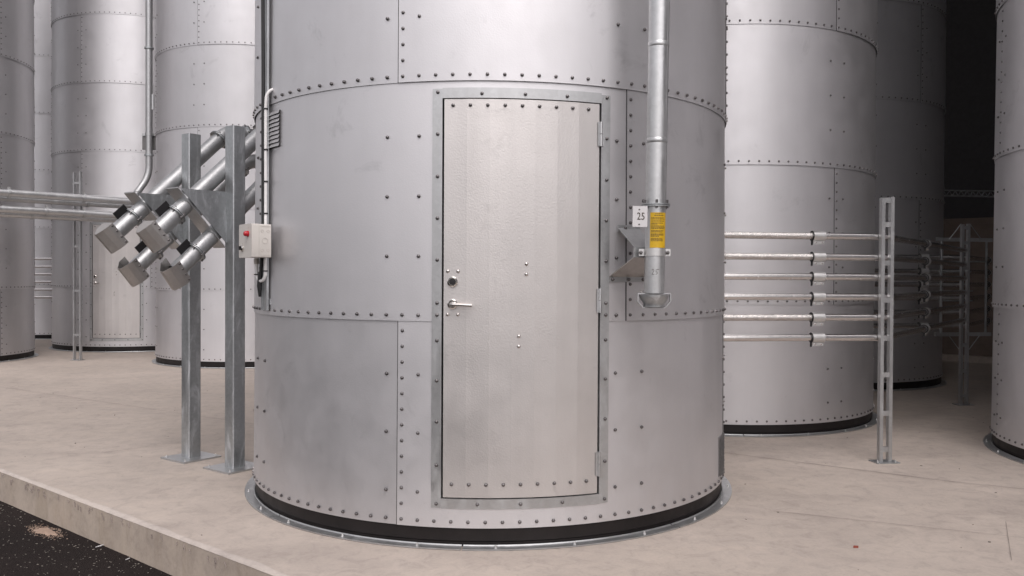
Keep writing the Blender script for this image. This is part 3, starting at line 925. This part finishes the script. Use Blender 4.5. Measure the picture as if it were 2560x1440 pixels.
# bell end: coupling half and U-shaped bail
m = MB(); m.lathe([(0.056, 0.006), (0.058, -0.004), (0.055, -0.024), (0.062, -0.040), (0.074, -0.054), (0.077, -0.060), (0.073, -0.060)][::-1], 32, pp(1.268) , UP)
m = MB(); m.lathe([(0.050, -0.062), (0.052, -0.052), (0.052, -0.046), (0.066, -0.026), (0.073, -0.010), (0.074, -0.002), (0.070, -0.002), (0.062, -0.024), (0.048, -0.044)], 32, pp(1.266), UP); m.build('bell_end', 'galv', op, 40)
m = MB(); m.lathe([(0.0, -0.058), (0.052, -0.058), (0.052, -0.060), (0.0, -0.060)], 32, pp(1.266), UP); m.build('bell_base', 'galv', op, 40)
m = MB()
prof = [(-0.080, 0.004), (-0.080, -0.034), (-0.054, -0.066), (0.054, -0.066), (0.080, -0.034), (0.080, 0.004)]
for i in range(5):
    p, q = prof[i], prof[i + 1]
    a_ = Vector((p[0], 0, p[1])); b_ = Vector((q[0], 0, q[1])); tn = (b_ - a_).normalized(); nr = Vector((tn.z, 0, -tn.x))
    m.obox(pp(1.266) + (a_ + b_) / 2, (b_ - a_) / 2 * 1.02, nr * 0.0022, Vector((0, 0.014, 0)))
m.obox(pp(1.266) + Vector((0, 0, 0.004)), Vector((0.081, 0, 0)), Vector((0, 0.012, 0)), Vector((0, 0, 0.0022)))
m.build('bail', 'galv_light', op, 30)
m = MB(); m.lathe([(0, 0), (0.006, 0), (0.006, 0.012), (0.0, 0.014)], 8, pp(1.272) + Vector((-0.062, -0.006, 0)), UP); m.build('bail_pin', 'rivet', op, 30)
# yellow label wrapped on the lower pipe, with its lines of small print
def on_pipe(deg, z, r):
    t = rad(deg); return pp(z) + Vector((sin(t), -cos(t), 0)) * r
def wrap(name, a0, a1, z0, z1, r, mat, parent, n=8):
    m = MB()
    vs = [on_pipe(a0 + (a1 - a0) * i / n, z, r) for z in (z0, z1) for i in range(n + 1)] + [on_pipe(a0 + (a1 - a0) * i / n, z, r - 0.001) for z in (z0, z1) for i in range(n + 1)]
    K = 2 * (n + 1)
    f = [(i, i + 1, n + 2 + i, n + 1 + i) for i in range(n)] + [(K + i + 1, K + i, K + n + 1 + i, K + n + 2 + i) for i in range(n)]
    f += [(i + 1, i, K + i, K + i + 1) for i in range(n)] + [(n + 1 + i, n + 2 + i, K + n + 2 + i, K + n + 1 + i) for i in range(n)]
    f += [(0, n + 1, K + n + 1, K), (n, K + n, K + 2 * n + 1, 2 * n + 1)]
    return m.add(vs, f).build(name, mat, parent, 40)
lab = wrap('label', -38, 64, 1.494, 1.666, pipe_r + 0.0016, 'yellow', lo_)
lab['label'] = 'yellow adhesive label with small dark print'
txt = MB()
rows = [(1.659, 0.3, 0.8), (1.651, 0.25, 0.85), (1.640, 0.06, 0.86), (1.634, 0.06, 0.96), (1.624, 0.06, 0.90), (1.614, 0.06, 0.80), (1.609, 0.06, 0.45),
        (1.600, 0.06, 0.92), (1.594, 0.06, 0.98), (1.588, 0.06, 0.94), (1.577, 0.06, 0.86), (1.571, 0.06, 0.78), (1.561, 0.06, 0.88), (1.556, 0.06, 0.86), (1.550, 0.06, 0.55), (1.540, 0.06, 0.78), (1.534, 0.06, 0.80), (1.528, 0.06, 0.82)]
for z, a_, b_ in rows:
    x = a_
    while x < b_:
        wd = random.uniform(0.04, 0.13); e = min(b_, x + wd)
        d0, d1 = -38 + 92 * x, -38 + 92 * e
        k = 3
        vs = [on_pipe(d0 + (d1 - d0) * i / k, zz, pipe_r + 0.0022) for zz in (z - 0.0013, z + 0.0013) for i in range(k + 1)]
        txt.add(vs, [(i, i + 1, k + 2 + i, k + 1 + i) for i in range(k)])
        x = e + 0.018
txt.build('small_print', 'ink', lab, 0)
# hand-written 25 in marker
hw = MB()
def scrawl(pts):
    hw.tube([on_pipe(x, z, pipe_r + 0.0008) for x, z in pts], 0.0011, 5)
scrawl([(-22, 1.384), (-18, 1.390), (-13, 1.388), (-12, 1.381), (-18, 1.371), (-23, 1.364), (-17, 1.364), (-9, 1.365)])
scrawl([(0, 1.387), (-1, 1.377), (5, 1.377), (7, 1.371), (3, 1.365), (-3, 1.364)])
scrawl([(0, 1.386), (8, 1.388), (17, 1.388)])
hw.build('handwritten_number', 'ink', lo_, 40)

# clamp and folded bracket that hold the pipe off the silo wall
br = thing('pipe_bracket', 'folded galvanised bracket clamping the outlet pipe to the silo', 'bracket', MC + nd * R + UP * 1.33)
o2 = br.location.copy()
def bq(az, r, z): return MP(az, r, z) - o2
cz = 1.472
PA = PB + UP * 0
def cq(t, n, z): return PA + td * t + nd * n + UP * z - o2
m = MB(); m.prism([bq(26.4, R + 0.012, 1.600), bq(31.6, R + 0.012, 1.596), cq(0.060, -0.058, cz + 0.022), cq(-0.075, -0.058, cz + 0.022)], UP * 0.004); m.build('upper_plate', 'galv_light', br, 30)
m = MB(); m.prism([bq(24.4, R + 0.012, 1.350), bq(33.0, R + 0.012, 1.350), cq(0.075, -0.058, cz - 0.022), cq(-0.075, -0.058, cz - 0.022)], UP * 0.004); m.build('lower_plate', 'hood', br, 30)
for (a0, a1, z0, z1) in ((26.4, 31.6, 1.585, 1.618), (24.4, 33.0, 1.325, 1.352)):
    m = MB(); vs = []
    for az in (a0, a1):
        for r, z in ((R + 0.006, z0), (R + 0.013, z0), (R + 0.013, z1), (R + 0.006, z1)): vs.append(bq(az, r, z))
    m.add(vs, [(j, 4 + j, 4 + (j + 1) % 4, (j + 1) % 4) for j in range(4)] + [(0, 1, 2, 3), (7, 6, 5, 4)])
    pl = m.build('wall_flange', 'galv_light', br, 30)
    for az in ([28.0] if z0 > 1.5 else [25.2, 28.9, 32.4]):
        ob = put('bolt', BOLT_ME, pl, bq(az, R + 0.013, (z0 + z1) / 2), (0, 0, rad(az)))
m = MB(); m.obox(cq(0, -0.056, cz), td * 0.082, nd * 0.003, UP * 0.024); m.build('back_strap', 'galv_light', br, 30)
m = MB()
ptsx = [(-0.078, 0.0)]
for k in range(17):
    t = rad(-88 + 176 * k / 16); ptsx.append((sin(t) * (pipe_r + 0.004), cos(t) * (pipe_r + 0.004)))
ptsx.append((0.078, 0.0))
vs = []
for (x0, y0) in ptsx:
    for (dy, zz) in ((0, -0.0175), (0, 0.0175), (0.004, 0.0175), (0.004, -0.0175)):
        k_ = 1 - dy / (pipe_r + 0.004) if abs(x0) < 0.06 else 1
        q_ = Vector((x0 * k_, -y0 * k_ + (dy if abs(x0) > 0.06 else 0), 0))
        vs.append(PA + lean * (cz - 1.20) - UP * (cz - 1.20) + q_ + UP * (cz + zz) - o2)
nn_ = len(ptsx)
m.add(vs, [(i * 4 + j, (i + 1) * 4 + j, (i + 1) * 4 + (j + 1) % 4, i * 4 + (j + 1) % 4) for i in range(nn_ - 1) for j in range(4)] + [(0, 1, 2, 3), (nn_ * 4 - 1, nn_ * 4 - 2, nn_ * 4 - 3, nn_ * 4 - 4)])
m.build('clamp_band', 'clamp', br, 40)
for s in (-1, 1):
    m = MB(); m.lathe([(0.0, 0), (0.010, 0), (0.010, 0.008), (0.005, 0.009), (0.005, 0.018), (0, 0.018)], 6, PA + Vector((0.066 * s, -0.002, 0)) + UP * cz - o2, (0, -1, 0)); m.build('clamp_bolt', 'bolt', br, 30)

def text_mesh(s, size, name, mat, ext=0.0006):
    cu = bpy.data.curves.new(name, 'FONT'); cu.body = s; cu.size = size; cu.align_x = 'CENTER'; cu.align_y = 'CENTER'; cu.extrude = ext
    tmp = bpy.data.objects.new(name, cu); COL.objects.link(tmp)
    dg = bpy.context.evaluated_depsgraph_get()
    me = bpy.data.meshes.new_from_object(tmp.evaluated_get(dg)); me.name = name
    me.materials.clear(); me.materials.append(M[mat])
    bpy.data.objects.remove(tmp)
    return me
sg = thing('number_sign', 'small white plate reading 25 fixed left of the outlet pipe', 'sign', (0.618, 4.118, 1.594))
sg.rotation_euler = (0, rad(0.6), rad(6))
m = MB(); m.box(-0.0365, 0.0365, -0.0015, 0.0015, 0.0, 0.101); m.build('plate', 'white_plate', sg, 30)
tx = put('number', text_mesh('25', 0.050, 'number', 'ink'), sg, (0.004, -0.0024, 0.050), (pi / 2, 0, 0)); tx.scale = (0.82, 1.0, 1.0)
for z in (0.012, 0.084):
    m = MB(); m.lathe([(0.0045, 0), (0.003, 0.003), (0, 0.004)], 8, (-0.004, -0.0015, z), (0, -1, 0)); m.build('screw', 'bolt', sg, 40)

# ------------------------------------------------------------------ stainless conveying tubes and their posts, right
TZ = [1.660, 1.508, 1.362, 1.215, 1.065, 0.917]
TR = 0.0255
names = ['topmost', 'second from the top', 'third from the top', 'fourth from the top', 'fifth from the top', 'lowest']
def make_tube_run(lbl, off, dz, wrapped, tail, i):
    x0, y0 = off
    zz = TZ[i] + dz
    root = thing('conveying_tube', lbl, 'tube', (1.60 + x0, 6.13 + y0, zz), 0, 'stacked stainless conveying tubes')
    o = root.location.copy()
    g = lambda x, y: Vector((x + x0, y + y0, zz)) - o
    jx, jy = 2.238, 6.210
    m = MB(); m.tube([g(1.10, 6.065), g(jx - 0.02, jy)], TR, 16); m.build('wrapped_length' if wrapped else 'straight_length', 'wrapped' if wrapped else 'stainless', root, 50)
    m = MB(); m.tube(fillet([g(jx - 0.02, jy), g(2.78, 6.285), g(2.78 + 1.0 * 0.595, 6.285 + 1.36)] + [], 0.18, 9)[:-1] + [g(3.62, 7.43)], TR, 16); m.build('bend', 'stainless', root, 50)
    m = MB(); m.tube([g(3.62, 7.43)] + [g(*tail)], TR, 16); m.build('rear_length', 'stainless', root, 50)
    for (x, y, dx, dy) in ((jx, jy, 0.992, 0.124), (3.62, 7.43, 0.592, 0.806)):
        d = Vector((dx, dy, 0)).normalized(); s = d.cross(UP)
        m = MB(); p = g(x, y)
        m.lathe([(TR + 0.001, -0.048), (TR + 0.0105, -0.046), (TR + 0.0105, 0.046), (TR + 0.001, 0.048)], 20, p, d)
        cpl = m.build('coupling', 'clamp', root, 40)
        m = MB(); m.obox(p - UP * (TR + 0.022) - d * 0.001, d * 0.043, s * 0.010, UP * 0.012)
        tabp = m.build('coupling_tab', 'clamp', cpl, 30)
        m = MB(); m.lathe([(TR + 0.0015, -0.052), (TR + 0.0125, -0.052), (TR + 0.0125, -0.0485), (TR + 0.0015, -0.0485)], 20, p, d); m.obox(p - d * 0.050 - UP * (TR + 0.025), d * 0.002, s * 0.010, UP * 0.016)
        m.build('gasket', 'black', cpl, 40)
        for q in (-0.024, 0.024):
            m = MB(); m.lathe([(0.006, 0), (0.006, 0.004), (0, 0.005)], 8, p - UP * (TR + 0.022) + d * q + s * 0.010, s); m.build('bolt', 'rivet', cpl, 40)
    return root
for i in range(6):
    make_tube_run('%s of six bright tubes between door silo and front post' % names[i], (0, 0), 0.0, i in (0, 1, 4), (4.86, 9.12), i)
for i in range(6):
    make_tube_run('%s of six dim tubes at the rear post in shade' % names[i], (2.226, 3.000), -0.070, False, (4.50, 8.65), i)

def make_ladder_post(label, x, y, h, rungs, rz, wide=0.047):
    root = thing('tube_post', label, 'post', (x, y, 0), rz, 'ladder-like posts carrying tubes')
    for s in (-1, 1):
        m = MB(); cx = wide * 0.76 * s
        for (a0, a1, b0, b1) in ((cx - 0.0135, cx + 0.0135, -0.018, -0.0155), (cx - 0.0135, cx - 0.011, -0.0155, 0.018), (cx + 0.011, cx + 0.0135, -0.0155, 0.018)):
            m.box(a0, a1, b0, b1, 0.008, h + 0.004 * s)
        m.build('upright', 'galv_light', root, 30)
    for z in rungs:
        m = MB(); m.box(-wide * 0.76 + 0.014, wide * 0.76 - 0.014, -0.016, 0.006, z - 0.018, z + 0.018); m.build('rung', 'galv_light', root, 30)
    m = MB(); m.box(-0.09, 0.09, -0.06, 0.06, 0.001, 0.008); pl = m.build('base_plate', 'galv', root, 30)
    for s in (-1, 1):
        put('anchor_bolt', ANCHOR_ME, pl, (0.07 * s, -0.03, 0.008))
    return root
fp = make_ladder_post('ladder-like galvanised post in front, where the stainless tubes bend', 2.748, 6.235, 1.947, [1.925, 1.747, 1.466, 1.193, 0.914, 0.645, 0.363, 0.097], rad(8), 0.047)
rp = make_ladder_post('ladder-like rear post with cross arms standing in the shade', 4.868, 9.130, 1.945, [1.907, 1.743, 1.466, 1.206, 0.920, 0.647, 0.365, 0.10], rad(8), 0.045)
for z in (1.778, 0.760):
    for s in (-1, 1):
        m = MB(); m.box(min(0.052 * s, 0.325 * s), max(0.052 * s, 0.325 * s), 0.004, 0.030, z - 0.020, z + 0.020); m.build('cross_arm', 'galv_light', rp, 30)
        m = MB(); zz = z + (0.17 if z > 1.2 else -0.17); m.tube([(0.052 * s, -0.004, zz), (0.19 * s, -0.004, z)], 0.004, 6); m.build('brace', 'galv', rp, 40)
for s in (-1, 1):
    m = MB(); m.tube([(0.265 * s, 0.017, 0.78), (0.265 * s, 0.017, 1.76)], 0.012, 8); m.build('rod', 'galv', rp, 40)
for z, x1 in ((1.545, 0.30), (1.435, 0.14), (1.225, 0.16), (1.120, 0.16)):
    m = MB(); m.tube([(-0.24, 0.09, z), (x1, 0.09, z)], 0.008, 8); m.build('cross_rod', 'galv', rp, 40)

tr = thing('cable_tray', 'thin lattice cable tray high up in the dark corner', 'cable tray', (7.25, 13.35, 2.62))
tx_ = Vector((0.99, 0.12, 0))
for dz in (0.0, 0.085):
    m = MB(); m.obox(tx_ * 0.25 + UP * (0.04 + dz), tx_ * 0.85, Vector((0, 0.02, 0)), UP * 0.009); m.build('rail', 'galv_light', tr, 30)
for k in range(17):
    x = -0.57 + 0.1 * k
    m = MB(); m.tube([tx_ * x + UP * 0.045, tx_ * (x + (0.05)) + UP * 0.12], 0.006, 6); m.tube([tx_ * (x + 0.05) + UP * 0.12, tx_ * (x + 0.10) + UP * 0.045], 0.006, 6); m.build('lattice_bar', 'galv', tr, 40)

# ------------------------------------------------------------------ pipes on the left
LP_DIR = Vector((0.694, 0.720, 0))
def left_pipe(label, start, length, z, r, joint, mat='outlet', extra=None):
    root = thing('conveying_pipe', label, 'pipe', (start[0], start[1], z), 0, 'large conveying pipes on the left')
    m = MB(); pth = [LP_DIR * -3.0, LP_DIR * length]
    if extra: pth = fillet(pth + extra, 0.30, 8)
    m.tube(pth, r, 20); m.build('pipe_length', mat, root, 40)
    for j in joint:
        m = MB(); m.lathe([(r, -0.02), (r + 0.012, -0.018), (r + 0.012, 0.018), (r, 0.02)], 20, LP_DIR * j, LP_DIR); c = m.build('joint_clamp', 'galv_light', root, 40)
        m = MB(); m.obox(LP_DIR * j + UP * (r + 0.018), LP_DIR * 0.012, Vector((0.02, -0.02, 0)), UP * 0.016); m.build('clamp_bolt', 'clamp', c, 30)
    return root
left_pipe('upper big horizontal pipe crossing in front of the left silos', (-7.42, 12.30), 1.85, 2.535, 0.057, (0.12, 1.15))
left_pipe('lower big horizontal pipe crossing in front of the left silos', (-7.42, 12.30), 2.62, 2.300, 0.056, (0.62, 1.15))
left_pipe('pipe half hidden behind the upper big horizontal pipe', (-7.60, 12.46), 2.1, 2.478, 0.050, (1.3,))
left_pipe('pipe half hidden behind the lower big horizontal pipe', (-7.60, 12.46), 2.1, 2.243, 0.048, (0.5,))

vp = thing('riser_pipe', 'slim vertical steel riser pipe bending in at its foot between two left silos', 'pipe', (-5.935, 13.88, 2.55))
m = MB(); m.tube(fillet([(-0.22, -0.22, -0.04), (0.0, 0.0, 0.42), (0, 0, 8.5 - 2.55)], 0.55, 8), 0.053, 20, True); m.build('pipe_length', 'pipe', vp, 40)
for z in (2.50, 0.76):
    m = MB(); m.lathe([(0.05, -0.014), (0.072, -0.014), (0.072, 0.014), (0.05, 0.014)], 20, (0, 0, z), UP); m.build('joint_flange', 'galv', vp, 30)
m = MB(); m.box(-0.135, 0.135, 0.055, 0.095, 0.86, 1.08); bx_ = m.build('wall_bracket', 'dark_louvre', vp, 30)
m = MB(); m.lathe([(0.05, -0.02), (0.059, -0.02), (0.059, 0.02), (0.05, 0.02)], 20, (0, 0, 1.10), UP); m.box(-0.13, 0.13, 0.03, 0.06, 1.08, 1.12); m.build('bracket_clamp', 'galv_light', bx_, 30)
m = MB(); m.box(0.055, 0.085, -0.03, 0.0, 1.50, 1.75); m.build('side_tab', 'galv_light', vp, 30)

lp_ = make_ladder_post('slim twin-channel post on the left under the big horizontal pipes', -6.875, 13.43, 2.975, [0.4, 1.1, 1.8, 2.8], rad(-20), 0.085)

for i in range(6):
    t = tag(MB().tube([(-8.45, 16.42, TZ[i]), (-10.7, 16.46, TZ[i])], TR, 12).build('conveying_tube', 'stainless', None, 50),
            '%s of six distant tubes bridging the gap between two left silos' % names[i], 'tube', 'distant tubes on the left')

# ------------------------------------------------------------------ litter on slab and yard
def flakes(name, label, mat, spots, kind='stuff'):
    m = MB()
    for (x, y, z, s, el) in spots:
        a_ = random.uniform(0, 2 * pi); u = Vector((cos(a_), sin(a_), random.uniform(-0.15, 0.15))) * s * el; w = Vector((-sin(a_), cos(a_), random.uniform(-0.2, 0.2))) * s * 0.45
        m.obox((x, y, z + s * 0.25), u, w, Vector((0, 0, s * 0.22)))
    return tag(m.build(name, mat, None, 0), label, 'litter', None, kind)
sp = []
for _ in range(2600):
    e = random.uniform(-6, 5); mm_ = -abs(random.gauss(0, 0.55)) - 0.015
    if mm_ < -2.6: continue
    p = S(e, mm_); sp.append((p.x, p.y, -0.204, random.uniform(0.0014, 0.0042), random.uniform(0.7, 1.7)))
flakes('grain_chips', 'pale chips scattered over the asphalt along the slab', 'chip', sp)
sp = []
for _ in range(170):
    p = S(random.uniform(-5, 9), random.uniform(0.1, 7) ** 1.0)
    if (p.xy - MC.xy).length < R + 0.1: continue
    sp.append((p.x, p.y, 0.001, random.uniform(0.002, 0.006), random.uniform(0.7, 1.6)))
flakes('floor_grit', 'dark grit specks scattered on the concrete floor', 'grit', sp)
def mound(name, label, c, rx, ry, h, ang, mat):
    m = MB(); vs = [(c[0], c[1], c[2] + h)]; seg = 26; rings = 5
    for k in range(1, rings + 1):
        q = k / rings
        for i in range(seg):
            t = 2 * pi * i / seg; wob = 1 + 0.16 * sin(3 * t + 1) + 0.10 * sin(7 * t) + random.uniform(-0.05, 0.05)
            x, y = rx * q * wob * cos(t), ry * q * wob * sin(t)
            vs.append((c[0] + x * cos(ang) - y * sin(ang), c[1] + x * sin(ang) + y * cos(ang), c[2] + h * (1 - q * q) + random.uniform(-0.002, 0.001)))
    f = [(0, 1 + i, 1 + (i + 1) % seg) for i in range(seg)]
    for k in range(rings - 1):
        for i in range(seg):
            i2 = (i + 1) % seg; f.append((1 + k * seg + i, 1 + (k + 1) * seg + i, 1 + (k + 1) * seg + i2, 1 + k * seg + i2))
    return tag(m.add(vs, f).build(name, mat, None, 60), label, 'spill')
sc = S(0.98, -0.10)
sp2 = []
for _ in range(420):
    a_ = random.uniform(0, 2 * pi); q_ = abs(random.gauss(0.95, 0.25)); p = sc + SE * (0.15 * q_ * cos(a_)) + SM * (0.055 * q_ * sin(a_))
    sp2.append((p.x, p.y, -0.205, random.uniform(0.0015, 0.004), 1.0))
flakes('meal_crumbs', 'tan crumbs scattered round the meal spill', 'sand', sp2)
mound('meal_spill', 'small tan spill of meal on the asphalt against the slab', (sc.x, sc.y, -0.207), 0.15, 0.055, 0.006, math.atan2(SE.y, SE.x), 'sand')
for p, s, lb in ((S(1.52, -0.025), 0.022, 'largest white scrap lying where asphalt meets the slab'), (S(1.86, -0.03), 0.012, 'small white scrap on the asphalt, nearer than the large one'), (S(2.33, -0.03), 0.013, 'nearest white scrap at the foot of the slab')):
    m = MB(); m.prism([(-s, -s * 0.3, 0), (s * 0.4, -s * 0.5, 0.004), (s, 0.1 * s, 0.006), (s * 0.2, s * 0.4, 0.002)], (0, 0, 0.003))
    ob = m.build('white_scrap', 'white_plate', None, 30); ob.location = (p.x, p.y, -0.203); ob.rotation_euler = (0, 0, 0.5); tag(ob, lb, 'scrap', 'white scraps on the asphalt')
m = MB(); m.prism([(-0.014, -0.006, 0), (0.010, -0.009, 0), (0.015, 0.004, 0), (-0.006, 0.009, 0)], (0, 0, 0.008))
ob = m.build('brick_fragment', 'brick_bit', None, 30); ob.location = (1.73, 4.24, 0.001); tag(ob, 'tiny red fragment lying on the concrete at the lower right', 'fragment')
